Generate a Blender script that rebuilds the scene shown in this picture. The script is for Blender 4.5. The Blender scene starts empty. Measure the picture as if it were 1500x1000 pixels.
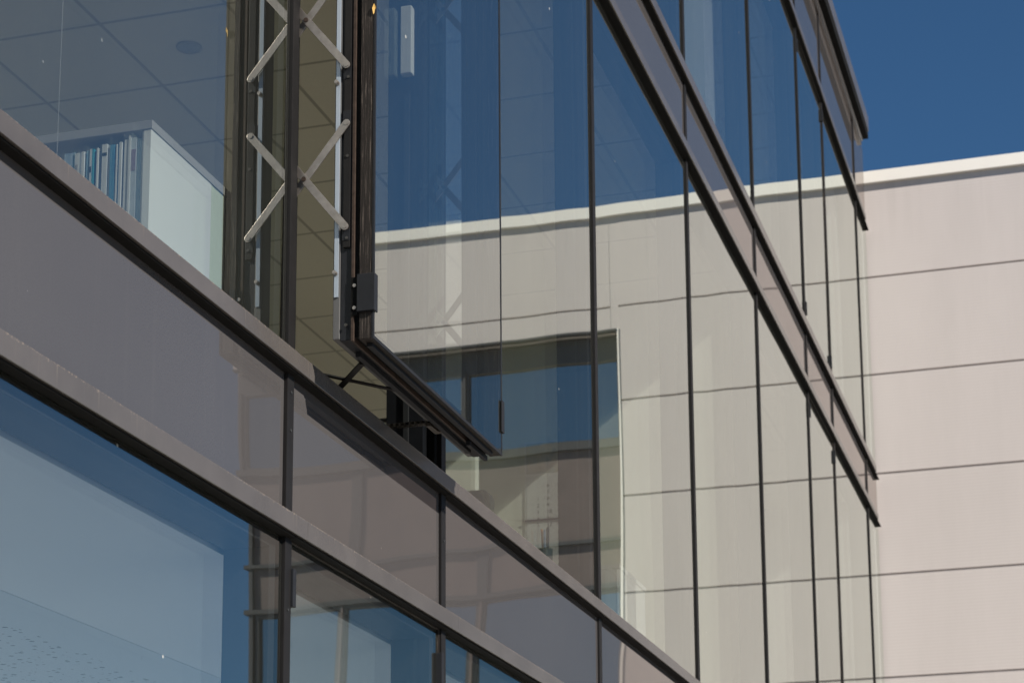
import bpy, bmesh, math, random
from mathutils import Vector, Matrix
random.seed(7)
scene = bpy.context.scene
ZO = 1.6                      # eye height; heights below are written relative to the eye

# ------------------------------------------------------------------ camera
F_PX, CX, CY = 2997.9, 834.7, 964.5
yaw, pit, rol = math.radians(74.4335), math.radians(11.1189), math.radians(-0.6777)
fw = Vector((math.sin(yaw)*math.cos(pit), math.cos(yaw)*math.cos(pit), math.sin(pit)))
rr = Vector((math.cos(yaw), -math.sin(yaw), 0)); uu = rr.cross(fw)
r2 = rr*math.cos(rol) + uu*math.sin(rol); u2 = -rr*math.sin(rol) + uu*math.cos(rol)
cam = bpy.data.cameras.new('camera'); co = bpy.data.objects.new('camera', cam)
scene.collection.objects.link(co)
M = Matrix((r2, u2, -fw)).transposed().to_4x4(); M.translation = Vector((0, -2, ZO))
co.matrix_world = M
cam.sensor_width = 36; cam.lens = 36*F_PX/1500
cam.shift_x = (750-CX)/1500; cam.shift_y = (CY-500)/1500
cam.clip_end = 3000; cam.clip_start = 0.05
cam.dof.use_dof = True; cam.dof.focus_distance = 5.6; cam.dof.aperture_fstop = 9
scene.camera = co

# ------------------------------------------------------------------ light
SUN = Vector((0.38, 1.0, -0.74)).normalized()       # the way the sunlight travels
w = bpy.data.worlds.new('World'); scene.world = w; w.use_nodes = True
nt = w.node_tree; bg = nt.nodes['Background']
sky = nt.nodes.new('ShaderNodeTexSky'); sky.sky_type = 'NISHITA'; sky.sun_disc = False
sky.sun_elevation = math.asin(-SUN.z)
sky.sun_rotation = math.atan2(-SUN.x, -SUN.y)
sky.altitude = 2500; sky.air_density = 1.0; sky.dust_density = 1.2; sky.ozone_density = 2.0
tn = nt.nodes.new('ShaderNodeMix'); tn.data_type = 'RGBA'; tn.blend_type = 'MULTIPLY'; tn.inputs[0].default_value = 1
tn.inputs[7].default_value = (0.52, 0.83, 0.98, 1)          # clear, dry air
nt.links.new(sky.outputs[0], tn.inputs[6]); nt.links.new(tn.outputs[2], bg.inputs[0]); bg.inputs[1].default_value = 0.050
sl = bpy.data.lights.new('sun', 'SUN'); sl.energy = 5.0; sl.angle = math.radians(0.5); sl.color = (1, 0.92, 0.81)
so = bpy.data.objects.new('sun', sl); scene.collection.objects.link(so)
so.rotation_euler = SUN.to_track_quat('-Z', 'Y').to_euler(); so.location = (-10, -30, 30)
scene.view_settings.view_transform = 'Standard'; scene.view_settings.look = 'None'
scene.view_settings.exposure = 0.84; scene.view_settings.gamma = 1.0
scene.view_settings.use_curve_mapping = False
scene.render.engine = 'CYCLES'
c = scene.cycles
c.use_denoising = True
c.max_bounces = 14; c.diffuse_bounces = 5; c.glossy_bounces = 7; c.transmission_bounces = 8; c.transparent_max_bounces = 24
c.caustics_reflective = False; c.caustics_refractive = False
c.sample_clamp_indirect = 6

# ------------------------------------------------------------------ materials
class NB:
    def __init__(s, name):
        s.m = bpy.data.materials.new(name); s.m.use_nodes = True
        s.t = s.m.node_tree; s.t.nodes.clear()
        s.out = s.n('ShaderNodeOutputMaterial')
    def n(s, typ, **k):
        nd = s.t.nodes.new(typ)
        for a, v in k.items():
            if a.startswith('i_'):
                nd.inputs[a[2:].replace('_', ' ')].default_value = v
            else: setattr(nd, a, v)
        return nd
    def l(s, a, b): s.t.links.new(a, b)
    def math(s, op, a, b=None, clamp=False):
        nd = s.n('ShaderNodeMath', operation=op); nd.use_clamp = clamp
        for i, v in enumerate((a, b)):
            if v is None: continue
            if isinstance(v, (int, float)): nd.inputs[i].default_value = v
            else: s.l(v, nd.inputs[i])
        return nd.outputs[0]
    def pos(s): return s.n('ShaderNodeNewGeometry').outputs['Position']
    def noise(s, scale, detail=3, rough=0.6, vec=None, stretch=None):
        nd = s.n('ShaderNodeTexNoise'); nd.inputs['Scale'].default_value = scale
        nd.inputs['Detail'].default_value = detail; nd.inputs['Roughness'].default_value = rough
        v = vec or s.n('ShaderNodeTexCoord').outputs['Object']
        if stretch:
            mp = s.n('ShaderNodeMapping'); mp.inputs['Scale'].default_value = stretch
            s.l(v, mp.inputs[0]); v = mp.outputs[0]
        s.l(v, nd.inputs['Vector']); return nd.outputs['Fac']
    def ramp(s, fac, stops):
        nd = s.n('ShaderNodeValToRGB'); e = nd.color_ramp.elements
        while len(e) < len(stops): e.new(0.5)
        for i, (p, col) in enumerate(stops):
            e[i].position = p; e[i].color = (*col, 1) if len(col) == 3 else col
        s.l(fac, nd.inputs[0]); return nd.outputs[0]
    def mixc(s, fac, a, b):
        nd = s.n('ShaderNodeMix', data_type='RGBA')
        for sock, v in ((nd.inputs[0], fac), (nd.inputs[6], a), (nd.inputs[7], b)):
            if isinstance(v, (int, float)): sock.default_value = v
            elif isinstance(v, tuple): sock.default_value = (*v, 1)
            else: s.l(v, sock)
        return nd.outputs[2]
    def bump(s, h, strength=0.2, dist=0.01):
        b = s.n('ShaderNodeBump'); b.inputs['Strength'].default_value = strength; b.inputs['Distance'].default_value = dist
        s.l(h, b.inputs['Height']); return b.outputs[0]
    def pbr(s, col, rough=0.5, metal=0.0, normal=None, spec=0.5, coat=0.0):
        p = s.n('ShaderNodeBsdfPrincipled')
        if isinstance(col, tuple): p.inputs['Base Color'].default_value = (*col, 1)
        else: s.l(col, p.inputs['Base Color'])
        if isinstance(rough, (int, float)): p.inputs['Roughness'].default_value = rough
        else: s.l(rough, p.inputs['Roughness'])
        p.inputs['Metallic'].default_value = metal
        p.inputs['Specular IOR Level'].default_value = spec
        p.inputs['Coat Weight'].default_value = coat; p.inputs['Coat Roughness'].default_value = 0.02
        if normal: s.l(normal, p.inputs['Normal'])
        s.l(p.outputs[0], s.out.inputs[0]); return p

def plain(name, col, rough=0.5, metal=0.0, var=0.12, scale=12.0, spec=0.5, bump=0.0):
    b = NB(name); f = b.noise(scale, 4)
    lo = tuple(max(0, x*(1-var)) for x in col); hi = tuple(min(1, x*(1+var)) for x in col)
    cc = b.ramp(f, [(0.25, lo), (0.75, hi)])
    nrm = b.bump(b.noise(scale*8, 3), bump, 0.002) if bump else None
    b.pbr(cc, rough, metal, nrm, spec)
    return b.m

def glass_mat(name, tint=(0.80, 0.87, 0.82), refl=(0.955, 1.0, 0.955), ior=1.5, layers=6.0):
    b = NB(name)
    fr = b.n('ShaderNodeFresnel'); fr.inputs['IOR'].default_value = ior
    F = fr.outputs[0]
    # several glass surfaces one behind the other
    num = b.math('MULTIPLY', F, layers)
    den = b.math('ADD', b.math('MULTIPLY', F, layers-1), 1.0)
    fac = b.math('DIVIDE', num, den, clamp=True)
    tr = b.n('ShaderNodeBsdfTransparent'); tr.inputs[0].default_value = (*tint, 1)
    gl = b.n('ShaderNodeBsdfGlossy'); gl.inputs['Roughness'].default_value = 0.0; gl.inputs['Color'].default_value = (*refl, 1)
    mx = b.n('ShaderNodeMixShader'); b.l(fac, mx.inputs[0]); b.l(tr.outputs[0], mx.inputs[1]); b.l(gl.outputs[0], mx.inputs[2])
    # dust specks and a faint film of dirt
    tc = b.n('ShaderNodeTexCoord').outputs['Object']
    vo = b.n('ShaderNodeTexVoronoi'); vo.inputs['Scale'].default_value = 13; b.l(tc, vo.inputs['Vector'])
    sz = b.n('ShaderNodeSeparateColor'); b.l(vo.outputs['Color'], sz.inputs[0])
    thr = b.math('MULTIPLY', b.math('POWER', sz.outputs[0], 10.0), 0.07)
    sp = b.math('LESS_THAN', vo.outputs['Distance'], thr)
    film = b.math('MULTIPLY', b.noise(3.0, 5, 0.7, tc, (1, 1, 0.25)), 0.012)
    df = b.n('ShaderNodeBsdfDiffuse'); df.inputs[0].default_value = (0.55, 0.53, 0.48, 1)
    m2 = b.n('ShaderNodeMixShader'); b.l(b.math('ADD', b.math('MULTIPLY', sp, 0.4), film, True), m2.inputs[0])
    b.l(mx.outputs[0], m2.inputs[1]); b.l(df.outputs[0], m2.inputs[2])
    b.l(m2.outputs[0], b.out.inputs[0]); return b.m

G_CLEAR = glass_mat('window_glass', tint=(0.95, 0.99, 0.99), layers=4.4)
G_INNER = glass_mat('inner_glass', tint=(0.98, 0.99, 0.98), layers=1.0)
G_DARK = glass_mat('bay_glass', tint=(0.10, 0.12, 0.13), layers=14.0)

def spandrel_mat():
    b = NB('spandrel_glass')
    f = b.noise(260, 3, 0.7); g = b.noise(1.3, 3)
    col = b.mixc(b.math('MULTIPLY', b.math('SUBTRACT', f, 0.35), 0.9, True), (0.047, 0.045, 0.048), (0.080, 0.075, 0.076))
    col = b.mixc(b.math('MULTIPLY', g, 0.3), col, (0.10, 0.094, 0.09))
    st = b.noise(34, 5, 0.65, None, (1, 1, 0.05))
    col = b.mixc(b.math('MULTIPLY', b.math('SUBTRACT', st, 0.54), 0.3, True), col, (0.13, 0.12, 0.112))
    vo = b.n('ShaderNodeTexVoronoi'); vo.inputs['Scale'].default_value = 22
    b.l(b.n('ShaderNodeTexCoord').outputs['Object'], vo.inputs['Vector'])
    s = b.n('ShaderNodeSeparateColor'); b.l(vo.outputs['Color'], s.inputs[0])
    sp = b.math('LESS_THAN', vo.outputs['Distance'], b.math('MULTIPLY', b.math('POWER', s.outputs[0], 12.0), 0.06))
    col = b.mixc(b.math('MULTIPLY', sp, 0.5), col, (0.3, 0.29, 0.27))
    fr = b.n('ShaderNodeFresnel'); fr.inputs['IOR'].default_value = 1.52
    fac = b.math('DIVIDE', b.math('MULTIPLY', fr.outputs[0], 1.35), b.math('ADD', b.math('MULTIPLY', fr.outputs[0], 0.35), 1.0), clamp=True)
    d = b.n('ShaderNodeBsdfDiffuse'); b.l(col, d.inputs[0])
    g2 = b.n('ShaderNodeBsdfGlossy'); g2.inputs['Roughness'].default_value = 0.012; g2.inputs['Color'].default_value = (.95, .89, .85, 1)
    mx = b.n('ShaderNodeMixShader'); b.l(fac, mx.inputs[0]); b.l(d.outputs[0], mx.inputs[1]); b.l(g2.outputs[0], mx.inputs[2])
    b.l(mx.outputs[0], b.out.inputs[0])
    return b.m
SPANDREL = spandrel_mat()

def fascia_mat(name, dirt):
    b = NB(name)
    tc = b.n('ShaderNodeTexCoord')
    st = b.noise(60, 4, 0.6, tc.outputs['Object'], (1, 1, 0.04))
    base = b.ramp(b.noise(5, 4), [(0.3, (0.054, 0.049, 0.047)), (0.7, (0.074, 0.067, 0.064))])
    fine = b.noise(700, 2)
    base = b.mixc(b.math('MULTIPLY', fine, 0.25), base, (0.10, 0.09, 0.085))
    if dirt:
        gz = b.n('ShaderNodeSeparateXYZ'); b.l(tc.outputs['Generated'], gz.inputs[0])
        n2 = b.noise(110, 6, 0.75)
        up = b.math('ADD', gz.outputs[2], b.math('MULTIPLY', b.math('SUBTRACT', n2, 0.5), 0.8))
        edge = b.math('MULTIPLY', b.math('SUBTRACT', up, 0.84), 7.0, True)
        run = b.math('MULTIPLY', b.math('SUBTRACT', st, 0.60), 4.0, True)
        run = b.math('MULTIPLY', run, b.math('MULTIPLY', gz.outputs[2], 0.8))
        dens = b.math('MULTIPLY', b.math('SUBTRACT', b.noise(1.1, 2), 0.28), 4.5, True)
        d = b.math('MULTIPLY', b.math('MAXIMUM', edge, run), dens, True)
        base = b.mixc(b.math('MULTIPLY', d, 0.6), base, (0.34, 0.265, 0.19))
    b.pbr(base, 0.26, 0.0, b.bump(b.noise(400, 2), 0.04, 0.001), 0.7)
    return b.m
FASCIA = fascia_mat('anodised_fascia', False)
FASCIA_D = fascia_mat('weathered_fascia', True)

def wall_mat():
    b = NB('cream_cladding')
    p = b.pos(); s = b.n('ShaderNodeSeparateXYZ'); b.l(p, s.inputs[0])
    wv = b.math('SINE', b.math('MULTIPLY', s.outputs[2], 2*math.pi/0.028))
    big = b.noise(0.7, 4, 0.6, p, (1, 1, 0.6)); stain = b.noise(2.2, 5, 0.7, p, (1, 1, 0.12))
    col = b.ramp(big, [(0.3, (0.555, 0.508, 0.495)), (0.7, (0.595, 0.547, 0.533))])
    col = b.mixc(b.math('MULTIPLY', b.math('SUBTRACT', stain, 0.45), 1.3, True), col, (0.485, 0.45, 0.435))
    wn = b.n('ShaderNodeTexWhiteNoise', noise_dimensions='1D')
    b.l(b.math('FLOOR', b.math('DIVIDE', b.math('SUBTRACT', s.outputs[2], 0.285), 0.893)), wn.inputs['W'])
    col = b.mixc(b.math('MULTIPLY', wn.outputs[0], 0.16), col, (0.50, 0.46, 0.43))
    top = b.math('MULTIPLY', b.math('SUBTRACT', s.outputs[2], 8.55), 1.5, True)
    drip = b.math('MULTIPLY', b.math('SUBTRACT', b.noise(9, 4, 0.6, p, (1, 1, 0.03)), 0.52), 5.0, True)
    col = b.mixc(b.math('MULTIPLY', b.math('MULTIPLY', drip, top), 0.30), col, (0.34, 0.32, 0.30))
    b.pbr(col, 0.5, 0, b.bump(wv, 0.05, 0.003), 0.4)
    return b.m
CLAD = wall_mat()

def ceil_mat(name, col, perf=False):
    b = NB(name)
    s = b.n('ShaderNodeSeparateXYZ'); b.l(b.pos(), s.inputs[0])
    def line(o, off):
        f = b.math('FRACT', b.math('DIVIDE', b.math('ADD', o, off), 0.6))
        return b.math('LESS_THAN', f, 0.03)
    m = b.math('MAXIMUM', line(s.outputs[0], 100*0.6-7.98+0.009), line(s.outputs[1], 60-1.55+0.009-0.6))
    n = b.noise(90, 3)
    cc = b.ramp(n, [(0.3, tuple(x*0.95 for x in col)), (0.7, col)])
    if perf:
        vo = b.n('ShaderNodeTexVoronoi'); vo.inputs['Scale'].default_value = 34; vo.inputs['Randomness'].default_value = 0.75
        b.l(b.pos(), vo.inputs['Vector'])
        sc = b.n('ShaderNodeSeparateColor'); b.l(vo.outputs['Color'], sc.inputs[0])
        h = b.math('LESS_THAN', vo.outputs['Distance'], b.math('ADD', b.math('MULTIPLY', sc.outputs[1], 0.26), 0.06))
        y0 = b.math('GREATER_THAN', s.outputs[1], 1.08)
        cc = b.mixc(b.math('MULTIPLY', h, y0), cc, (0.34, 0.38, 0.42))
    else:
        cc = b.mixc(b.math('MULTIPLY', m, 0.6), cc, tuple(x*0.3 for x in col))
    b.pbr(cc, 0.9, 0, None, 0.2)
    return b.m

METAL_DK = plain('anthracite_metal', (0.013, 0.014, 0.017), 0.5, 0.0, 0.15, 30, 0.12)
MULL = plain('mullion_metal', (0.011, 0.0105, 0.011), 0.5, 0.0, 0.15, 20, 0.10)
FRAME = plain('frame_dark', (0.032, 0.034, 0.036), 0.5, 0.0, 0.1, 20, 0.15)
FRAME_L = plain('frame_grey', (0.085, 0.086, 0.088), 0.5, 0.0, 0.1, 20, 0.2)
CHAIN = plain('oiled_steel', (0.10, 0.09, 0.08), 0.35, 0.85, 0.2, 60)
GASKET = plain('black_rubber', (0.008, 0.008, 0.008), 0.8, 0, 0.2, 40, 0.05)
STEEL = plain('stainless_steel', (0.30, 0.27, 0.245), 0.40, 0.8, 0.18, 60, bump=0.15)
ALU = plain('bright_aluminium', (0.34, 0.39, 0.45), 0.32, 0.3, 0.06, 20)
BRONZE = plain('brown_seal', (0.038, 0.027, 0.022), 0.65, 0, 0.35, 70, 0.15)
def edge_mat():
    b = NB('grimy_glass_edge')
    n = b.noise(240, 6, 0.75, None, (1, 1, 0.035)); n2 = b.noise(130, 4, 0.7)
    col = b.ramp(n, [(0.44, (0.008, 0.007, 0.007)), (0.56, (0.018, 0.015, 0.014)), (0.66, (0.14, 0.12, 0.105))])
    col = b.mixc(b.math('MULTIPLY', n2, 0.2), col, (0.05, 0.037, 0.03))
    b.pbr(col, 0.6, 0, b.bump(n, 0.4, 0.003), 0.15); return b.m
EDGE = edge_mat()
CEIL = ceil_mat('ceiling_tiles', (0.72, 0.69, 0.60))
CEIL_P = ceil_mat('perforated_ceiling', (0.76, 0.82, 0.88), True)
PLASTER = plain('white_plaster', (0.82, 0.83, 0.82), 0.8, 0, 0.03, 3)
PARTITION = plain('pale_partition', (0.86, 0.87, 0.74), 0.8, 0, 0.04, 2)
FLOORM = plain('pale_floor', (0.46, 0.43, 0.38), 0.95, 0, 0.2, 50)
LAMINATE = plain('white_laminate', (0.88, 0.88, 0.84), 0.4, 0, 0.03, 2)
LAM_EDGE = plain('grey_laminate_edge', (0.42, 0.40, 0.38), 0.5, 0, 0.05, 5)
ROOFM = plain('roof_membrane', (0.25, 0.25, 0.26), 0.9, 0, 0.15, 3)
COPING_W = plain('pale_coping', (0.86, 0.83, 0.78), 0.4, 0, 0.03, 1.5)
BAY_BROWN = plain('brown_panel', (0.12, 0.092, 0.085), 0.45, 0, 0.1, 6)
BAY_FRAME = plain('dark_bay_frame', (0.04, 0.04, 0.042), 0.45, 0, 0.1, 12)
PAVE = plain('paving', (0.44, 0.42, 0.39), 0.9, 0, 0.12, 1.2)
ASPH = plain('asphalt', (0.055, 0.055, 0.056), 0.95, 0, 0.25, 4)

# ------------------------------------------------------------------ mesh helpers
def box(bm, x0, x1, y0, y1, z0, z1):
    v = [bm.verts.new((x, y, z)) for x in (x0, x1) for y in (y0, y1) for z in (z0, z1)]
    for q in ((0,1,3,2), (4,6,7,5), (0,4,5,1), (2,3,7,6), (0,2,6,4), (1,5,7,3)):
        bm.faces.new([v[i] for i in q])
    return v
def prism(bm, pts, axis, a0, a1):
    """extrude a closed 2-D outline along one axis (pts are the other two coordinates in x,y,z order)"""
    def P(p, a):
        return {'x': (a, p[0], p[1]), 'y': (p[0], a, p[1]), 'z': (p[0], p[1], a)}[axis]
    A = [bm.verts.new(P(p, a0)) for p in pts]; B = [bm.verts.new(P(p, a1)) for p in pts]
    n = len(pts)
    for i in range(n): bm.faces.new((A[i], A[(i+1) % n], B[(i+1) % n], B[i]))
    bm.faces.new(A); bm.faces.new(B[::-1])
def ring(bm, x0, x1, z0, z1, w, y0, y1):
    """rectangular frame in the facade plane"""
    o = [(x0, z0), (x1, z0), (x1, z1), (x0, z1)]; i_ = [(x0+w, z0+w), (x1-w, z0+w), (x1-w, z1-w), (x0+w, z1-w)]
    V = [[bm.verts.new((p[0], y, p[1])) for p in L] for y in (y0, y1) for L in (o, i_)]
    of, inf, ob, inb = V
    for k in range(4):
        j = (k+1) % 4
        bm.faces.new((of[k], of[j], inf[j], inf[k])); bm.faces.new((ob[j], ob[k], inb[k], inb[j]))
        bm.faces.new((of[j], of[k], ob[k], ob[j])); bm.faces.new((inf[k], inf[j], inb[j], inb[k]))
def cyl(bm, p0, p1, r, n=14, r1=None):
    p0, p1 = Vector(p0), Vector(p1); d = (p1-p0).normalized()
    a = d.orthogonal().normalized(); b = d.cross(a); r1 = r if r1 is None else r1
    A = [bm.verts.new(p0 + (a*math.cos(2*math.pi*k/n) + b*math.sin(2*math.pi*k/n))*r) for k in range(n)]
    B = [bm.verts.new(p1 + (a*math.cos(2*math.pi*k/n) + b*math.sin(2*math.pi*k/n))*r1) for k in range(n)]
    for k in range(n): bm.faces.new((A[k], A[(k+1) % n], B[(k+1) % n], B[k]))
    bm.faces.new(A[::-1]); bm.faces.new(B)
def bar(bm, p0, p1, wdt, thk, nrm, ends=True):
    """flat strip from p0 to p1 with rounded ends; nrm is the flat side's normal"""
    p0, p1, n = Vector(p0), Vector(p1), Vector(nrm).normalized()
    d = (p1-p0).normalized(); s = n.cross(d).normalized(); h = wdt/2
    pts = []
    for k in range(9):
        a = -math.pi/2 + math.pi*k/8; pts.append(p1 + d*h*math.cos(a) + s*h*math.sin(a))
    for k in range(9):
        a = math.pi/2 + math.pi*k/8; pts.append(p0 + d*h*math.cos(a) + s*h*math.sin(a))
    A = [bm.verts.new(p - n*thk/2) for p in pts]; B = [bm.verts.new(p + n*thk/2) for p in pts]
    m = len(pts)
    for k in range(m): bm.faces.new((A[k], A[(k+1) % m], B[(k+1) % m], B[k]))
    bm.faces.new(A[::-1]); bm.faces.new(B)

def obj(name, bm, mat, parent=None, bevel=0.0, smooth=False, rel=True, out=None):
    bmesh.ops.recalc_face_normals(bm, faces=bm.faces[:])
    if out:                                    # an open sheet: make it face outwards
        bm.normal_update()
        bmesh.ops.reverse_faces(bm, faces=[f for f in bm.faces if f.normal.dot(Vector(out)) < 0])
    if bevel:
        bmesh.ops.bevel(bm, geom=bm.edges[:], offset=bevel, segments=2, affect='EDGES', profile=0.6, clamp_overlap=True)
    org = world_loc(parent) if parent else Vector((0, 0, 0))
    if rel: bmesh.ops.translate(bm, verts=bm.verts[:], vec=(0, 0, ZO))
    if parent: bmesh.ops.translate(bm, verts=bm.verts[:], vec=-org)
    me = bpy.data.meshes.new(name); bm.to_mesh(me); bm.free()
    me.materials.append(mat)
    if smooth:
        for p in me.polygons: p.use_smooth = True
    o = bpy.data.objects.new(name, me); scene.collection.objects.link(o)
    if parent: o.parent = parent
    return o
def world_loc(o):
    v = Vector(o.location)
    while o.parent: o = o.parent; v += o.location
    return v
def tag(o, label=None, cat=None, group=None, kind=None):
    for k, v in (('label', label), ('category', cat), ('group', group), ('kind', kind)):
        if v: o[k] = v
    return o
def thing(name, label, cat, loc, group=None):
    o = bpy.data.objects.new(name, None); o.empty_display_size = 0.2
    scene.collection.objects.link(o); o.location = (loc[0], loc[1], loc[2]+ZO)
    return tag(o, label, cat, group)
def recenter(o):
    """a single-mesh thing: put its origin at the base of its mesh"""
    vs = [v.co for v in o.data.vertices]
    cx = sum(v.x for v in vs)/len(vs); cy = sum(v.y for v in vs)/len(vs); cz = min(v.z for v in vs)
    o.data.transform(Matrix.Translation((-cx, -cy, -cz))); o.location = (cx, cy, cz); return o
def B(*a):
    bm = bmesh.new(); box(bm, *a); return bm

# ------------------------------------------------------------------ ground
bm = bmesh.new(); v = [bm.verts.new(p) for p in ((-900, -900, -ZO-.004), (900, -900, -ZO-.004), (900, 900, -ZO-.004), (-900, 900, -ZO-.004))]; bm.faces.new(v)
tag(obj('ground', bm, ASPH, out=(0, 0, 1)), kind='structure')
bm = bmesh.new(); v = [bm.verts.new(p) for p in ((-30, -14, -ZO), (17.0, -14, -ZO), (17.0, -0.02, -ZO), (-30, -0.02, -ZO))]; bm.faces.new(v)
tag(obj('pavement', bm, PAVE, out=(0, 0, 1)), kind='structure')

# ------------------------------------------------------------------ glass building
GB = thing('glass_building', 'grey curtain wall building with blue mirrored windows and one window pushed open', 'building', (8, 0, -ZO))
MX = [-3.03, -1.13, 0.77, 2.66, 4.56, 5.73, 7.602, 9.46, 11.376, 13.28, 14.48, 16.37]
XE = 17.06
FB = -0.035                                    # face of the projecting fascias
BARS = [(1.288, 1.339, 'd'), (1.712, 1.759, 'd'), (4.455, 4.502, ''), (4.872, 4.930, ''), (7.145, 7.195, '')]
ROWS = [(-1.40, 1.288), (1.759, 4.455), (4.930, 7.145)]
SPAN = [(1.339, 1.712), (4.502, 4.872), (7.195, 7.90)]
OPEN_BAY = 4
NARROW = {OPEN_BAY, 9}

# mullions: outer cap, black joint and inner fin in one profile
for x in MX[1:]:
    bm = bmesh.new()
    prism(bm, [(x-.020, -.009), (x+.020, -.009), (x+.020, .006), (x+.030, .006), (x+.030, .150), (x-.030, .150), (x-.030, .006), (x-.020, .006)], 'z', -1.55, 7.9)
    obj('mullion', bm, MULL, GB, 0.0015)

for x in MX[4:8]:
    for z in (-.55, .30, 1.10, 1.56, 1.66, 2.45, 3.35, 4.2):
        if MX.index(x) in (4, 5) and 1.7 < z < 4.4: continue
        bm = bmesh.new(); cyl(bm, (x, -.0112, z), (x, -.0088, z), .0036, 12); obj('screw', bm, FRAME, GB)

def warped(bm, x0, x1, z0, z1, y, amp, tiltx, tiltz, nx=20, nz=24):
    """a pane with the slight pillow of real glazing units"""
    waves = [(random.uniform(-7, 7), random.uniform(-4, 4), random.uniform(0, 6.28), random.uniform(.0001, .0003)) for _ in range(3)]
    g = []
    for i in range(nx+1):
        row = []
        for j in range(nz+1):
            u, t = i/nx, j/nz
            pu, pt = 4*u*(1-u), 4*t*(1-t)
            d = amp*(1-(1-pu)**2)*(1-(1-pt)**2) + tiltx*(u-.5) + tiltz*(t-.5)
            for kx, kz, ph, a in waves: d += a*math.sin(kx*(x1-x0)*u + kz*(z1-z0)*t + ph)
            row.append(bm.verts.new((x0+(x1-x0)*u, y+d, z0+(z1-z0)*t)))
        g.append(row)
    for i in range(nx):
        for j in range(nz): bm.faces.new((g[i][j], g[i+1][j], g[i+1][j+1], g[i][j+1]))

def clamp(par, x, z0, z1, s, y0=-.016, y1=.004):
    bm = bmesh.new(); box(bm, x-.010, x+.010, y0, y1, z0, z1)
    return obj('clamp', bm, METAL_DK, par, 0.002)

for b in range(len(MX)):
    xa = MX[b] + .022; xb = (MX[b+1] - .022) if b+1 < len(MX) else XE
    nar = b in NARROW
    # glazing rows
    for r, (z0, z1) in enumerate(ROWS):
        if b == OPEN_BAY and r == 1: continue
        fr = bmesh.new(); ring(fr, xa+.010, xb-(.010 if b+1 < len(MX) else 0.002), z0+.004, z1-.004, .036, .012, .135)
        W = obj('window', fr, FRAME, GB, 0.002)
        bm = bmesh.new()
        warped(bm, xa, xb, z0-.01, z1+.01, 0.0, random.uniform(.0008, .0018)*random.choice((-1, 1, 1)), random.uniform(-1, 1)*.0010, random.uniform(-1, 1)*.0014)
        obj('pane', bm, G_CLEAR, W, smooth=True, out=(0, -1, 0))
        bm = bmesh.new(); warped(bm, xa+.02, xb-.02, z0+.02, z1-.02, .026, random.uniform(-.0006, .0006), random.uniform(-1, 1)*.0006, random.uniform(-1, 1)*.0009, 12, 12)
        obj('inner_pane', bm, G_INNER, W, smooth=True, out=(0, -1, 0))
        bm = bmesh.new(); ring(bm, xa-.001, xb+.001, z0, z1, .009, .001, .011); obj('gasket', bm, GASKET, W)
        if nar:
            for zc in (z1-.128, z0+.128):
                for xx in (xa+.004, xb-.004): clamp(W, xx, zc-.048, zc+.048, 0)
            bm = bmesh.new(); ring(bm, xa+.002, xb-.002, z0+.002, z1-.002, .007, -.0035, .0005); obj('seal', bm, EDGE, W)
    # opaque panels
    for s, (z0, z1) in enumerate(SPAN):
        bm = bmesh.new()
        warped(bm, xa, xb, z0-.012, z1+.012, 0.0, random.uniform(.0002, .0006)*random.choice((-1, 1)), random.uniform(-1, 1)*.0014, random.uniform(-1, 1)*.0006, 20, 8)
        obj('spandrel_panel', bm, SPANDREL, GB, smooth=True, out=(0, -1, 0))
    # projecting fascias, one length per bay
    for k, (z0, z1, d) in enumerate(BARS):
        e0 = MX[b] + (.06 if b != 3 else .06) + .001; e1 = (MX[b+1] + .06 - .001) if b+1 < len(MX) else 16.82
        bm = bmesh.new(); prism(bm, [(FB, z0), (FB, z1-.002), (FB+.012, z1+.004), (-.001, z1+.006), (-.001, z0+.001)], 'x', e0, e1)
        obj('window_sill' if d else 'fascia', bm, FASCIA_D if d else FASCIA, GB, 0.0012)
        bm = bmesh.new(); box(bm, xa-.02, xb+(.02 if b+1 < len(MX) else -.01), -.027, .011, z0-.006, z0-.0005); obj('shade_strip', bm, GASKET, GB)  # black strip paints in the shade on the fascia's underside

# parapet coping, its drip and the flashing under it
bm = bmesh.new(); prism(bm, [(-.085, 7.985), (-.085, 8.115), (-.07, 8.125), (.35, 8.14), (.35, 7.985)], 'x', -3.2, 16.87); obj('coping', bm, FASCIA, GB, .002)
bm = bmesh.new(); prism(bm, [(-.020, 7.86), (-.020, 7.895), (-.032, 7.90), (-.032, 7.912), (.05, 7.912), (.05, 7.86)], 'x', -3.2, 16.86); obj('flashing', bm, FASCIA, GB, .0015)
obj('shade_strip', B(-3.2, 16.865, -.079, .02, 7.913, 7.9835), GASKET, GB)  # black filler standing in for the deep shade beneath the coping
obj('parapet_wall', B(-3.2, 17.05, .02, .34, 7.901, 7.984), ROOFM, GB)

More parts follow.
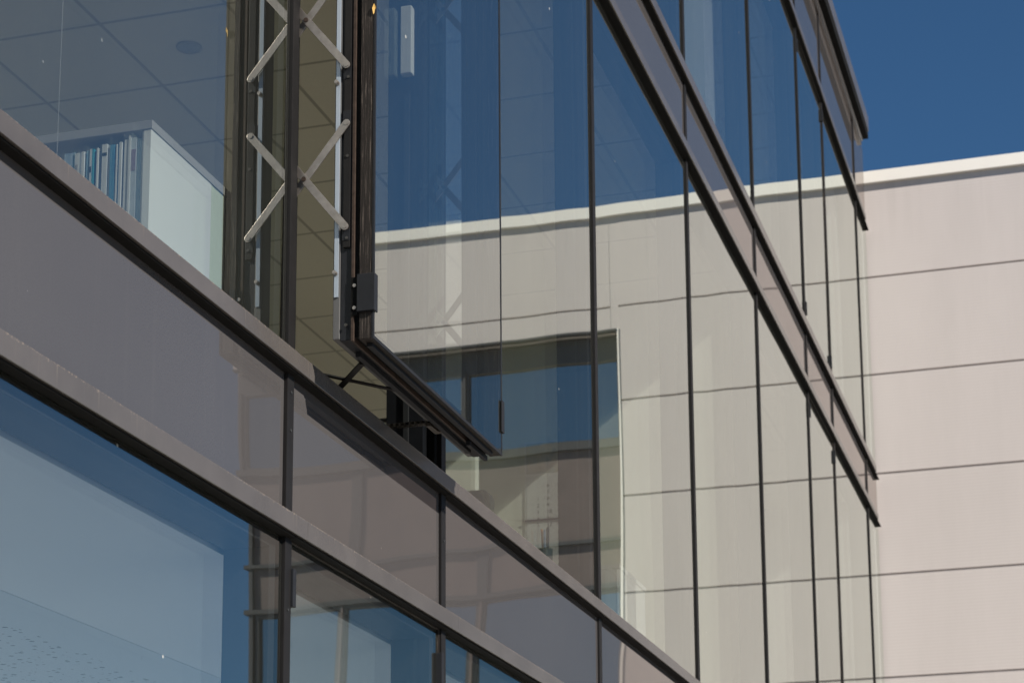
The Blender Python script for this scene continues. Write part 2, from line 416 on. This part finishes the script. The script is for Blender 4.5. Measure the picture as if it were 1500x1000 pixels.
# shell and inside of the building
obj('roof', B(-3.2, 16.945, .16, 9.0, 7.5, 7.88), ROOFM, GB)
obj('floor', B(-3.2, 16.945, .155, 9.0, 1.36, 1.50), FLOORM, GB)
obj('floor', B(-3.2, 16.945, .155, 9.0, 4.53, 4.85), FLOORM, GB)
obj('floor', B(-3.2, 16.945, .155, 9.0, -1.70, -1.56), plain('light_stone_floor', (.80, .82, .85), .6, 0, .06, 2), GB)
obj('ceiling', B(-3.2, 16.945, .155, 9.0, 4.46, 4.52), CEIL, GB)
CEIL_W = ceil_mat('white_ceiling_tiles', (0.84, 0.86, 0.85))
obj('ceiling', B(-3.2, 16.945, .155, 9.0, 7.16, 7.22), CEIL_W, GB)
bm = bmesh.new(); box(bm, -3.2, 16.945, .8722, 9.0, 1.243, 1.355); obj('ceiling', bm, CEIL_P, GB)
obj('ceiling', B(-3.2, 16.945, .155, .872, 1.245, 1.355), plain('cool_white_board', (.86, .90, .95), .8, 0, .02, 2), GB)
obj('back_wall', B(-3.3, 16.945, 9.0, 9.2, -1.7, 7.9), PLASTER, GB)
obj('side_wall', B(-3.4, -3.2, .02, 9.2, -1.7, 7.9), PLASTER, GB)
obj('side_wall', B(16.95, 17.05, .02, 9.2, -1.7, 7.9), PLASTER, GB)
obj('partition', B(11.36, 11.46, .152, 1.95, 1.50, 4.46), PARTITION, GB)
obj('partition', B(16.20, 16.30, .152, 6.0, 1.50, 4.46), LAMINATE, GB)
obj('partition', B(16.20, 16.30, .152, 6.0, 4.85, 7.16), LAMINATE, GB)
obj('partition', B(9.46, 9.56, 2.2, 9.0, -1.56, 1.225), PLASTER, GB)
obj('column', B(10.92, 11.20, .18, .46, 4.85, 7.16), LAMINATE, GB)
obj('inner_sill', B(5.75, 17.0, .152, .30, 1.72, 1.745), LAMINATE, GB)

# ------------------------------------------------------------------ the open window
OW = bpy.data.objects.new('open_window', None); scene.collection.objects.link(OW); OW.parent = GB
OW.location = Vector((5.145, -.15, 1.80+ZO)) - world_loc(GB)
OW['label'] = 'tall window pushed straight out on steel scissor stays'
SX0, SX1, SZ0, SZ1 = 4.608, 5.688, 1.800, 4.44
# fixed frame left in the opening
fr = bmesh.new(); ring(fr, 4.60, 5.695, 1.765, 4.45, .045, .03, .15); obj('fixed_frame', fr, METAL_DK, OW, .002)
fr = bmesh.new(); ring(fr, 4.597, 5.698, 1.764, 4.451, .016, .004, .029); obj('rebate', fr, GASKET, OW)
# sash, from the inside out: aluminium frame, seals, glass edge, outer pane
fr = bmesh.new(); ring(fr, SX0, SX1, SZ0+.006, SZ1, .055, -.118, -.100); obj('sash_frame', fr, FRAME_L, OW, .0015)
fr = bmesh.new(); ring(fr, SX0+.004, SX1-.004, SZ0+.002, SZ1, .060, -.150, -.1185); obj('sash_frame', fr, METAL_DK, OW, .0015)
fr = bmesh.new(); ring(fr, SX0-.002, SX1+.002, SZ0-.003, SZ1, .050, -.157, -.1505); obj('seal', fr, BRONZE, OW)
fr = bmesh.new(); ring(fr, SX0+.006, SX1-.006, SZ0+.008, SZ1, .050, -.171, -.1575); obj('seal', fr, GASKET, OW)
fr = bmesh.new(); ring(fr, SX0, SX1, SZ0, SZ1, .014, -.205, -.1715); obj('glass_edge', fr, EDGE, OW, .001)
fr = bmesh.new(); ring(fr, SX0-.001, SX1+.001, SZ0-.001, SZ1, .0085, -.2110, -.2055); obj('trim', fr, METAL_DK, OW)
bm = bmesh.new(); warped(bm, SX0+.0005, SX1-.0005, SZ0, SZ1, -.2100, .0003, .0002, .0003); obj('pane', bm, G_CLEAR, OW, smooth=True, out=(0, -1, 0))
bm = bmesh.new(); warped(bm, SX0+.013, SX1-.013, SZ0+.013, SZ1, -.181, -.0003, .0003, -.0003); obj('inner_pane', bm, G_INNER, OW, smooth=True, out=(0, -1, 0))
# steps and slots on the underside of the sash
obj('bottom_profile', B(4.70, 5.60, -.140, -.126, 1.788, 1.801), METAL_DK, OW, .001)
obj('bottom_profile', B(4.64, 5.64, -.196, -.180, 1.790, 1.7995), METAL_DK, OW, .001)
obj('bottom_profile', B(5.50, 5.67, -.170, -.158, 1.782, 1.797), METAL_DK, OW, .001)
for z in (1.871, 4.20):
    for x, s in ((SX0, -1), (SX1, 1)):
        bm = bmesh.new()
        prism(bm, [(x-.006*s+.0, -.168), (x+.009*s, -.168), (x+.009*s, -.216), (x-.016*s, -.216), (x-.016*s, -.2115), (x-.006*s, -.2115)], 'z', z, z+.100)
        obj('clamp', bm, METAL_DK, OW, .0012)
        bm = bmesh.new(); box(bm, x-.002*s, x+.0035*s, -.1675, -.1505, z-.008, z+.095); obj('clamp_plate', bm, GASKET, OW)
        for zz in (z+.012, z+.072):
            bm = bmesh.new(); cyl(bm, (x+.0036*s, -.160, zz), (x+.0062*s, -.160, zz), .0048); obj('screw', bm, STEEL, OW)
# light strip, espagnolette rail and knobs on the sash sides
for x, s in ((SX0, -1), (SX1, 1)):
    obj('strip', B(min(x, x+.003*s), max(x, x+.003*s), -.1145, -.1035, 1.918, 4.43), ALU, OW)
    obj('rail', B(min(x-.004*s, x+.0025*s), max(x-.004*s, x+.0025*s), -.145, -.126, 2.05, 4.43), MULL, OW, .001)
    for z in (1.981, 2.505, 3.10, 3.70):
        bm = bmesh.new(); cyl(bm, (x, -.108, z), (x+.016*s, -.108, z), .0055); cyl(bm, (x+.016*s, -.108, z), (x+.0165*s, -.108, z), .004, 10); obj('knob', bm, STEEL, OW)
    for z in (1.84, 2.075, 2.30, 2.52):
        bm = bmesh.new(); cyl(bm, (x+.002*s, -.137, z), (x+.005*s, -.137, z), .004); obj('screw', bm, CHAIN, OW)
# scissor stays on both sides
for x, s in ((SX0, -1), (SX1, 1)):
    for zc in (2.247, 2.694, 3.30, 3.75):
        h = .143; xo = x + .006*s
        for sg, dx in ((1, 0), (-1, .0042*s)):
            bm = bmesh.new(); bar(bm, (xo+dx, -.134, zc+sg*h), (xo+dx, .094, zc-sg*h), .0205, .0036, (1, 0, 0)); obj('scissor_arm', bm, STEEL, OW, .0009)
        bm = bmesh.new(); cyl(bm, (xo-.003*s, -.020, zc), (xo+.009*s, -.020, zc), .0065); obj('pivot', bm, BRONZE, OW, .001)
        for sg in (1, -1):
            bm = bmesh.new(); cyl(bm, (xo-.004*s, -.134, zc+sg*h), (xo+.0035*s+(.004*s if sg < 0 else 0), -.134, zc+sg*h), .0062); obj('pivot', bm, STEEL, OW)
            obj('guide_block', B(min(x, x+.0035*s), max(x, x+.0035*s), -.145, -.123, zc+sg*h-.016+.02*sg, zc+sg*h+.016+.02*sg), METAL_DK, OW, .001)
# flat stays and chain under the sash
bm = bmesh.new(); bar(bm, (4.771, -.118, 1.797), (4.985, .05, 1.797), .017, .004, (0, 0, 1)); obj('scissor_arm', bm, MULL, OW)
bm = bmesh.new(); bar(bm, (5.021, -.118, 1.802), (4.79, .06, 1.802), .015, .004, (0, 0, 1)); obj('scissor_arm', bm, MULL, OW)
bm = bmesh.new(); cyl(bm, (4.771, -.118, 1.790), (4.771, -.118, 1.806), .008); obj('pivot', bm, MULL, OW)
bm = bmesh.new()
n = 24
for k in range(n):
    y = .07 - (.07+.112)*k/(n-1); zz = 1.806
    if k % 2: box(bm, 5.328, 5.334, y-.0062, y+.0062, zz-.006, zz+.006)
    else:
        cyl(bm, (5.320, y, zz), (5.342, y, zz), .0042, 10)
        box(bm, 5.320, 5.3235, y-.0062, y+.0062, zz-.005, zz+.005); box(bm, 5.3385, 5.342, y-.0062, y+.0062, zz-.005, zz+.005)
obj('drive_chain', bm, CHAIN, OW)
bm = bmesh.new(); prism(bm, [(5.31, -.100), (5.39, -.100), (5.39, -.130), (5.372, -.130), (5.372, -.116), (5.31, -.116)], 'z', 1.789, 1.799); obj('chain_bracket', bm, CHAIN, OW, .001)
# lock case on the right jamb
obj('lock_case', B(5.620, 5.650, .062, .098, 3.06, 3.29), LAMINATE, OW, .002)
obj('lock_rail', B(5.640, 5.650, .075, .092, 1.82, 3.00), FRAME, OW, .001)
# dry leaf caught on the sash edge
bm = bmesh.new()
pts = [(0, 0, -.014), (.004, -.004, -.004), (.001, -.007, .006), (-.003, -.003, .015), (-.004, .002, .002)]
vs = [bm.verts.new((4.606+p[0], -.205+p[1], 2.70+p[2])) for p in pts]; f = bm.faces.new(vs)
e = bmesh.ops.extrude_face_region(bm, geom=[f]); bmesh.ops.translate(bm, verts=[q for q in e['geom'] if isinstance(q, bmesh.types.BMVert)], vec=(-.0012, -.0004, 0))
tag(recenter(obj('dry_leaf', bm, plain('yellow_leaf', (0.42, 0.25, 0.05), .7, 0, .3, 200))), 'tiny yellow dry leaf stuck on the edge of the open window', 'leaf')

# ------------------------------------------------------------------ cream building at right angles
XW = 17.10; YB = -2.28; YE = -5.96
WB = thing('cream_building', 'cream panelled building at right angles with pale coping and dark glazed bay', 'building', (17.8, -3.0, -ZO))
J = [-1.315 + .893*k for k in range(0, 10)]     # joint heights
def wall_profile(z0, z1):
    pts = [(XW+.35, z0), (XW, z0)]
    for z in J:
        if z0+.03 < z < z1-.03:
            pts += [(XW, z-.009), (XW+.02, z-.009), (XW+.02, z+.009), (XW, z+.009)]
    return pts + [(XW, z1), (XW+.35, z1)]
bm = bmesh.new(); prism(bm, wall_profile(-1.6, 7.59), 'y', YB, .40); obj('wall', bm, CLAD, WB)
bm = bmesh.new(); prism(bm, wall_profile(6.51, 7.59), 'y', YE, YB-.10); obj('wall', bm, CLAD, WB)
obj('wall', B(XW+.0015, XW+.35, YB-.10, YB, 6.51, 7.59), CLAD, WB)
obj('corner_trim', B(XW-.006, XW+.03, YB-.022, YB-.001, -1.6, 6.508), COPING_W, WB)
bm = bmesh.new(); prism(bm, [(XW-.034, 7.592), (XW-.034, 7.700), (XW-.014, 7.709), (XW+.7, 7.72), (XW+.7, 7.592)], 'y', YE-.03, .40); obj('coping', bm, COPING_W, WB, .002)
obj('roof', B(XW+.36, 30, YE, 9, 7.3, 7.58), ROOFM, WB)
obj('soffit_trim', B(XW-.012, XW+.05, YE, YB-.03, 6.49, 6.509), BAY_FRAME, WB)
XG = XW + .16                                   # glass of the recessed bay
obj('soffit', B(XG-.02, XG+.3, YE, YB-.023, 6.30, 6.489), BAY_FRAME, WB)
obj('end_wall', B(XG, 30, YE-.02, YE, -1.6, 7.58), BAY_BROWN, WB)
obj('end_post', B(XG-.045, XG+.1, YE+.002, YE+.035, -1.6, 6.29), BAY_FRAME, WB)
def bay(z0, z1, posts, fr=.03):
    ys = [YE+.04] + posts + [YB-.024]
    for a, b_ in zip(ys[:-1], ys[1:]):
        bm = bmesh.new()
        o = [(a+.012, z0), (b_-.012, z0), (b_-.012, z1), (a+.012, z1)]
        i_ = [(a+.012+fr, z0+fr), (b_-.012-fr, z0+fr), (b_-.012-fr, z1-fr), (a+.012+fr, z1-fr)]
        V = [[bm.verts.new((x, p[0], p[1])) for p in L] for x in (XG-.03, XG+.06) for L in (o, i_)]
        of, inf, ob, inb = V
        for k in range(4):
            j = (k+1) % 4
            bm.faces.new((of[k], of[j], inf[j], inf[k])); bm.faces.new((ob[j], ob[k], inb[k], inb[j]))
            bm.faces.new((of[j], of[k], ob[k], ob[j])); bm.faces.new((inf[k], inf[j], inb[j], inb[k]))
        Wn = obj('window', bm, BAY_FRAME, WB)
        bm = bmesh.new(); v = [bm.verts.new((XG+.01, y, z)) for y, z in ((a+.03, z0+.02), (b_-.03, z0+.02), (b_-.03, z1-.02), (a+.03, z1-.02))]; bm.faces.new(v)
        obj('pane', bm, G_DARK, Wn, out=(-1, 0, 0))
        obj('post', B(XG-.045, XG+.06, b_-.012, b_+.012, z0, z1), BAY_BROWN if z0 < 5 else BAY_FRAME, WB) if b_ != ys[-1] else None
bay(5.50, 6.299, [-4.20])
bay(.8, 4.13, [-5.0, -3.70])
obj('bay_panel', B(XG-.02, XG+.06, YE+.04, YB-.024, 4.60, 5.44), BAY_BROWN, WB)
obj('bay_panel', B(XG-.02, XG+.06, YE+.04, YB-.024, 4.175, 4.565), BAY_BROWN, WB)
for z0, z1 in ((5.441, 5.499), (4.566, 4.599), (4.131, 4.174)):
    obj('transom', B(XG-.06, XG+.06, YE-.04, YB-.024, z0, z1), BAY_FRAME, WB)
obj('post', B(XG-.035, XG-.021, -4.87, -4.77, 4.61, 5.43), BAY_FRAME, WB)
obj('post', B(XG-.035, XG-.021, -3.74, -3.64, 4.18, 4.56), BAY_FRAME, WB)
obj('plinth', B(XG-.02, XG+.06, YE+.04, YB-.024, -1.6, .799), BAY_BROWN, WB)
obj('inner_wall', B(XG+3, XG+3.1, YE+.1, YB, -1.6, 6.6), plain('dim_room', (.25, .24, .22), .9), WB)

# ------------------------------------------------------------------ inside the first room
# bookshelf beside the glass
BX0, BX1, BY0, BY1, BZ = 4.101, 4.615, .16, .96, 2.208
SH = thing('bookshelf', 'white open bookshelf behind the glass of the left window', 'bookshelf', (4.44, .6, 1.50))
obj('top', B(BX0-.002, BX1+.002, BY0-.003, BY1, BZ-.022, BZ), LAM_EDGE, SH, .001)
obj('side_panel', B(BX0, 4.430, BY0, BY0+.020, 1.50, BZ-.0225), LAMINATE, SH, .001)
obj('end_panel', B(4.4325, BX1, BY0+.001, BY0+.020, 1.50, BZ-.0225), plain('light_change_laminate', (.68, .74, .56), .45, 0, .03, 3), SH, .001)  # greenish colour paints a change of light across the white side
obj('side_panel', B(BX0, BX1, BY1-.02, BY1, 1.50, BZ-.0225), LAMINATE, SH, .001)
obj('back_panel', B(BX1-.02, BX1-.001, BY0+.0205, BY1-.0205, 1.50, BZ-.0225), LAMINATE, SH)
obj('shelf', B(BX0+.005, BX1-.021, BY0+.0205, BY1-.0205, 1.836, 1.8545), LAMINATE, SH)
obj('plinth', B(BX0+.01, BX1-.021, BY0+.0205, BY1-.0205, 1.50, 1.56), LAMINATE, SH)
# books and folders: (y near, thickness, height, set-back, colour, words)
W_ = (.75, .76, .74); Bl = (.03, .16, .33); Lb = (.22, .42, .55); Nv = (.03, .05, .12); Tl = (.05, .35, .42); Gy = (.42, .46, .50); Pu = (.16, .06, .14)
BK = [(.3225, .004, .350, .00, W_, 'thin white sheet folder nearest the white side panel of the shelf'),
 (.3270, .016, .336, .012, Lb, 'pale blue folder second from the shelf side panel'),
 (.3436, .014, .338, .004, Gy, 'grey blue folder with a purple label on its spine'),
 (.3582, .006, .345, .00, W_, 'white booklet standing proud beside the purple labelled folder'),
 (.3648, .012, .335, .004, W_, 'white brochure between two white booklets right of the navy one'),
 (.3775, .005, .328, .010, Nv, 'dark navy booklet left of the white brochures'),
 (.3830, .007, .330, .00, W_, 'white booklet with folded spine next to the blue striped magazines'),
 (.3905, .004, .326, .004, Bl, 'thin blue magazine beside the folded white booklet'),
 (.3950, .0035, .325, .00, W_, 'thin white magazine between two thin blue magazines'),
 (.3990, .004, .326, .006, Bl, 'thin blue magazine left of the thin white magazine'),
 (.4035, .012, .326, .00, (.04, .26, .42), 'bright blue book standing beside the big white binder'),
 (.4165, .007, .328, .008, Gy, 'grey catalogue touching the big white binder'),
 (.4240, .014, .330, .00, W_, 'big white binder with a black band near its top'),
 (.4390, .009, .318, .012, Nv, 'dark blue book left of the black banded binder'),
 (.4485, .005, .322, .00, W_, 'narrow white book stood a little short of the shelf edge'),
 (.4540, .007, .318, .010, Bl, 'blue book between narrow white book and teal book'),
 (.4615, .005, .322, .00, Tl, 'teal book with a white neighbour'),
 (.4670, .006, .322, .00, W_, 'white book with a short dark mark on its spine'),
 (.4735, .010, .320, .004, Lb, 'pale blue booklet with a white edge in middle of the row'),
 (.4840, .004, .316, .010, Nv, 'thin navy booklet right of the twin white books'),
 (.4885, .008, .318, .00, W_, 'right hand one of two white books near the row end'),
 (.4970, .004, .316, .00, Gy, 'thin grey booklet between the twin white books'),
 (.5015, .014, .316, .00, (.72, .73, .70), 'white book with grey spine lettering next to the glossy folder'),
 (.5165, .030, .320, .004, (.34, .44, .54), 'glossy grey blue file box ending the row of books')]
for i, (y, t, h, sb, col, lab) in enumerate(BK):
    K = .9391; y = K*(y+2)-2; t *= K; h *= K; zb = 1.855
    x0 = BX0 + .003 + sb*.6
    t_ = thing('book', lab, 'book', (x0+.1, y+t/2, zb), 'books and folders on the white shelf')
    lean = random.uniform(-.0015, .0015)
    bm = bmesh.new(); vs = box(bm, x0+.0006, x0+.20, y+.0004, y+t-.0004, zb+.0005, zb+h-.002)
    obj('page_block', bm, plain('paper', (.72, .72, .68), .8, 0, .05, 60), t_)
    bm = bmesh.new()
    prism(bm, [(x0+.203, y), (x0, y), (x0, y+t), (x0+.203, y+t), (x0+.203, y+t-.0003), (x0+.0004, y+t-.0003), (x0+.0004, y+.0003), (x0+.203, y+.0003)], 'z', zb, zb+h)
    obj('cover', bm, plain('book_cover', col, .45, 0, .10, 25), t_)
    if i == 2: obj('spine_label', B(x0-.0008, x0-.0001, y+.001, y+t-.001, zb+h-.085, zb+h-.03), plain('purple_label', Pu, .6), t_)
    if i == 12: obj('band', B(x0-.0008, x0-.0001, y+.0005, y+t-.0005, zb+h-.030, zb+h-.022), GASKET, t_)
    if i == 17: obj('spine_label', B(x0-.0008, x0-.0001, y+.001, y+t-.001, zb+h-.06, zb+h-.045), GASKET, t_)
    if i == 22:
        for k in range(3): obj('spine_label', B(x0-.0008, x0-.0001, y+.004, y+.010, zb+h-.05-.04*k, zb+h-.03-.04*k), LAM_EDGE, t_)

# blind cord, downlights
bm = bmesh.new(); cyl(bm, (3.66, .150, 1.85), (3.66, .150, 4.459), .0007, 8)
tag(recenter(obj('blind_cord', bm, LAM_EDGE)), 'thin pale blind cord hanging behind the left window', 'cord')
for i, (x, y, lab) in enumerate(((7.68, 1.87, 'round recessed downlight in the ceiling tile above the bookshelf'), (10.08, 3.07, 'round recessed downlight farther back in the office ceiling'))):
    t_ = thing('downlight', lab, 'ceiling light', (x, y, 4.44), 'recessed downlights in the office ceiling')
    bm = bmesh.new(); n = 28
    prof = [(.058, 4.4595), (.058, 4.454), (.047, 4.452), (.042, 4.4555), (.042, 4.4595)]
    R = [[bm.verts.new((x+r*math.cos(2*math.pi*k/n), y+r*math.sin(2*math.pi*k/n), z)) for k in range(n)] for r, z in prof]
    for a, b_ in zip(R[:-1], R[1:]):
        for k in range(n): bm.faces.new((a[k], a[(k+1) % n], b_[(k+1) % n], b_[k]))
    obj('rim', bm, LAM_EDGE, t_, smooth=True)
    bm = bmesh.new(); cyl(bm, (x, y, 4.4555), (x, y, 4.4590), .0415, 28); obj('reflector', bm, plain('dim_reflector', (.42, .42, .42), .3), t_)

# tall cabinet, desk and its things, chair, calendar in front of the partition
CB = thing('room_divider', 'tall pale divider panel beside the calendar wall seen under the open window', 'divider', (10.44, 1.8, 1.50))
obj('panel', B(10.40, 10.47, 1.43, 2.15, 1.56, 3.55), PARTITION, CB, .003)
for y in (1.50, 2.02): obj('foot', B(10.30, 10.57, y, y+.05, 1.50, 1.5595), METAL_DK, CB, .003)
obj('top_rail', B(10.395, 10.475, 1.425, 2.155, 3.5505, 3.575), FRAME, CB, .002)

CAL = thing('wall_calendar', 'large white wall calendar with month sheets hanging on the lit partition', 'calendar', (11.35, 1.27, 2.86))
cx, cy0, cy1 = 11.352, 1.05, 1.43
obj('backing_board', B(cx, cx+.006, cy0, cy1, 2.86, 3.66), LAMINATE, CAL)
def pic_mat():
    b = NB('calendar_picture'); n = b.noise(9, 4)
    b.pbr(b.ramp(n, [(.3, (.10, .20, .30)), (.45, (.45, .50, .45)), (.6, (.62, .58, .42)), (.75, (.28, .30, .22))]), .4); return b.m
obj('picture', B(cx-.0012, cx-.0002, cy0+.01, cy1-.01, 3.46, 3.65), pic_mat(), CAL)
INK = plain('dark_ink', (.02, .02, .03), .7); RED = plain('red_ink', (.45, .03, .04), .6)
def text(name, body, loc, size, mat, par, align='LEFT'):
    cu = bpy.data.curves.new(name, 'FONT'); cu.body = body; cu.size = size; cu.extrude = .0002; cu.align_x = align
    cu.space_line = 1.25
    tmp = bpy.data.objects.new(name, cu); me = bpy.data.meshes.new_from_object(tmp); bpy.data.objects.remove(tmp); bpy.data.curves.remove(cu)
    o = bpy.data.objects.new(name, me); scene.collection.objects.link(o); me.materials.clear(); me.materials.append(mat)
    o.parent = par
    o.matrix_local = Matrix.Translation(Vector((loc[0], loc[1], loc[2]+ZO)) - world_loc(par)) @ Matrix(((0, 0, -1, 0), (-1, 0, 0, 0), (0, 1, 0, 0), (0, 0, 0, 1)))
    return o
for zt, first in ((3.445, 2), (3.155, 5)):
    s_ = obj('month_sheet', B(cx-.0025, cx-.0005, cy0+.012, cy1-.012, zt-.265, zt), plain('sheet_paper', (.78, .79, .76), .7, 0, .02, 5), CAL)
    rows = []; d = 1-first
    grid = [['%2d' % (r+1+7*k-first) if 0 < r+1+7*k-first < 31 else '  ' for k in range(5)] for r in range(7)]
    for k in range(5):
        text('digits', '\n'.join(g[k].strip() or ' ' for g in grid), (cx-.0032, cy1-.075-.062*k, zt-.075), .032, INK, s_)
obj('binding_bar', B(cx-.010, cx+.004, cy0, cy1, 3.166, 3.174), GASKET, CAL)
bm = bmesh.new()
for k in range(28):
    a0, a1 = 2*math.pi*k/28, 2*math.pi*(k+1)/28
    q = [(cx-.0036, 1.18+r*.040*math.cos(a), 3.285+r*.022*math.sin(a)) for r, a in ((1, a0), (1, a1), (.86, a1), (.86, a0))]
    bm.faces.new([bm.verts.new(p) for p in q])
bmesh.ops.remove_doubles(bm, verts=bm.verts[:], dist=1e-5)
obj('red_circle', bm, RED, CAL)

DK = thing('desk', 'dark office desk behind the window next to the open one', 'desk', (8.5, .75, 1.50))
obj('top', B(8.08, 8.75, .36, 1.10, 2.065, 2.09), plain('dark_desk', (.035, .05, .055), .5), DK, .002)
for x in (8.10, 8.68):
    for y in (.38, 1.03): obj('leg', B(x, x+.05, y, y+.05, 1.50, 2.0645), METAL_DK, DK, .002)
PC = thing('pen_cup', 'dark pen cup on the desk in front of the calendar', 'pen cup', (8.34, .43, 2.0905))
bm = bmesh.new(); cyl(bm, (8.34, .43, 2.0905), (8.34, .43, 2.106), .030, 20, .031); obj('base', bm, GASKET, PC)
bm = bmesh.new(); n = 20
R = [[bm.verts.new((8.34+r*math.cos(2*math.pi*k/n), .43+r*math.sin(2*math.pi*k/n), z)) for k in range(n)] for r, z in ((.031, 2.1065), (.034, 2.195), (.031, 2.195), (.028, 2.1065))]
for a, b_ in zip(R, R[1:]+R[:1]):
    for k in range(n): bm.faces.new((a[k], a[(k+1) % n], b_[(k+1) % n], b_[k]))
obj('cup', bm, plain('green_plastic', (.02, .06, .06), .4), PC)
for (dx, dy, tz, col, lab) in ((-.006, .012, 2.275, (.85, .30, .06), 'orange pen sticking out of the dark cup'), (.005, -.012, 2.285, (.02, .03, .03), 'thick black marker standing in the dark cup'), (-.012, -.002, 2.27, (.25, .35, .5), 'blue pen standing in the dark cup')):
    p_ = thing('pen', lab, 'pen', (8.34+dx*.5, .43+dy*.5, 2.107), 'pens in the desk cup')
    r = .007 if 'thick' in lab else .0045
    bm = bmesh.new(); cyl(bm, (8.34+dx*.5, .43+dy*.5, 2.107), (8.34+dx, .43+dy, tz), r, 12); obj('barrel', bm, plain('pen_plastic', col, .35), p_)
    bm = bmesh.new(); cyl(bm, (8.34+dx, .43+dy, tz+.0003), (8.34+dx*1.1, .43+dy*1.1, tz+.012), r*1.05, 12, r*.7); obj('cap', bm, plain('pen_cap', tuple(q*.8 for q in col), .35), p_)
CH = thing('office_chair', 'dark office chair whose rounded back shows above the sill', 'chair', (8.55, .92, 1.50))
def rbox(bm, x0, x1, y0, y1, z0, z1, r):
    pts = []
    for cyy, czz, a0 in ((y1-r, z1-r, 0), (y0+r, z1-r, 90), (y0+r, z0+r, 180), (y1-r, z0+r, 270)):
        for k in range(7):
            a = math.radians(a0+15*k); pts.append((cyy+r*math.cos(a), czz+r*math.sin(a)))
    prism(bm, pts, 'x', x0, x1)
CHM = plain('dark_green_fabric', (.012, .022, .022), .85, 0, .2, 80)
bm = bmesh.new(); rbox(bm, 8.28, 8.34, .66, 1.10, 2.06, 2.475, .045); obj('backrest', bm, CHM, CH, .006)
bm = bmesh.new(); box(bm, 8.34, 8.80, .66, 1.10, 1.93, 1.99); obj('seat', bm, CHM, CH, .015)
bm = bmesh.new(); prism(bm, [(8.30, 1.90), (8.60, 1.90), (8.60, 1.928), (8.33, 1.928), (8.33, 2.058), (8.30, 2.058)], 'y', .86, .90); obj('back_bracket', bm, METAL_DK, CH)
bm = bmesh.new(); cyl(bm, (8.57, .88, 1.58), (8.57, .88, 1.928), .028); obj('post', bm, METAL_DK, CH)
for k in range(5):
    a = 2*math.pi*k/5; p = (8.57+.27*math.cos(a), .88+.27*math.sin(a))
    bm = bmesh.new(); bar(bm, (8.57, .88, 1.575), (p[0], p[1], 1.56), .04, .02, (0, 0, 1)); l_ = obj('leg', bm, METAL_DK, CH)
    bm = bmesh.new(); cyl(bm, (p[0]-.02, p[1], 1.525), (p[0]+.02, p[1], 1.525), .025); obj('castor', bm, GASKET, l_)

LC = thing('low_cabinet', 'low white cabinet in sunlight just behind the window past the calendar', 'cabinet', (9.6, .6, 1.50))
obj('body', B(9.32, 9.85, .345, .95, 1.54, 2.33), LAMINATE, LC, .002)
obj('top', B(9.31, 9.86, .340, .96, 2.3305, 2.352), LAMINATE, LC, .001)
obj('plinth', B(9.35, 9.82, .37, .93, 1.50, 1.5395), GASKET, LC)
obj('door', B(9.302, 9.3195, .350, .645, 1.55, 2.325), LAMINATE, LC, .001)
obj('door', B(9.302, 9.3195, .650, .945, 1.55, 2.325), LAMINATE, LC, .001)
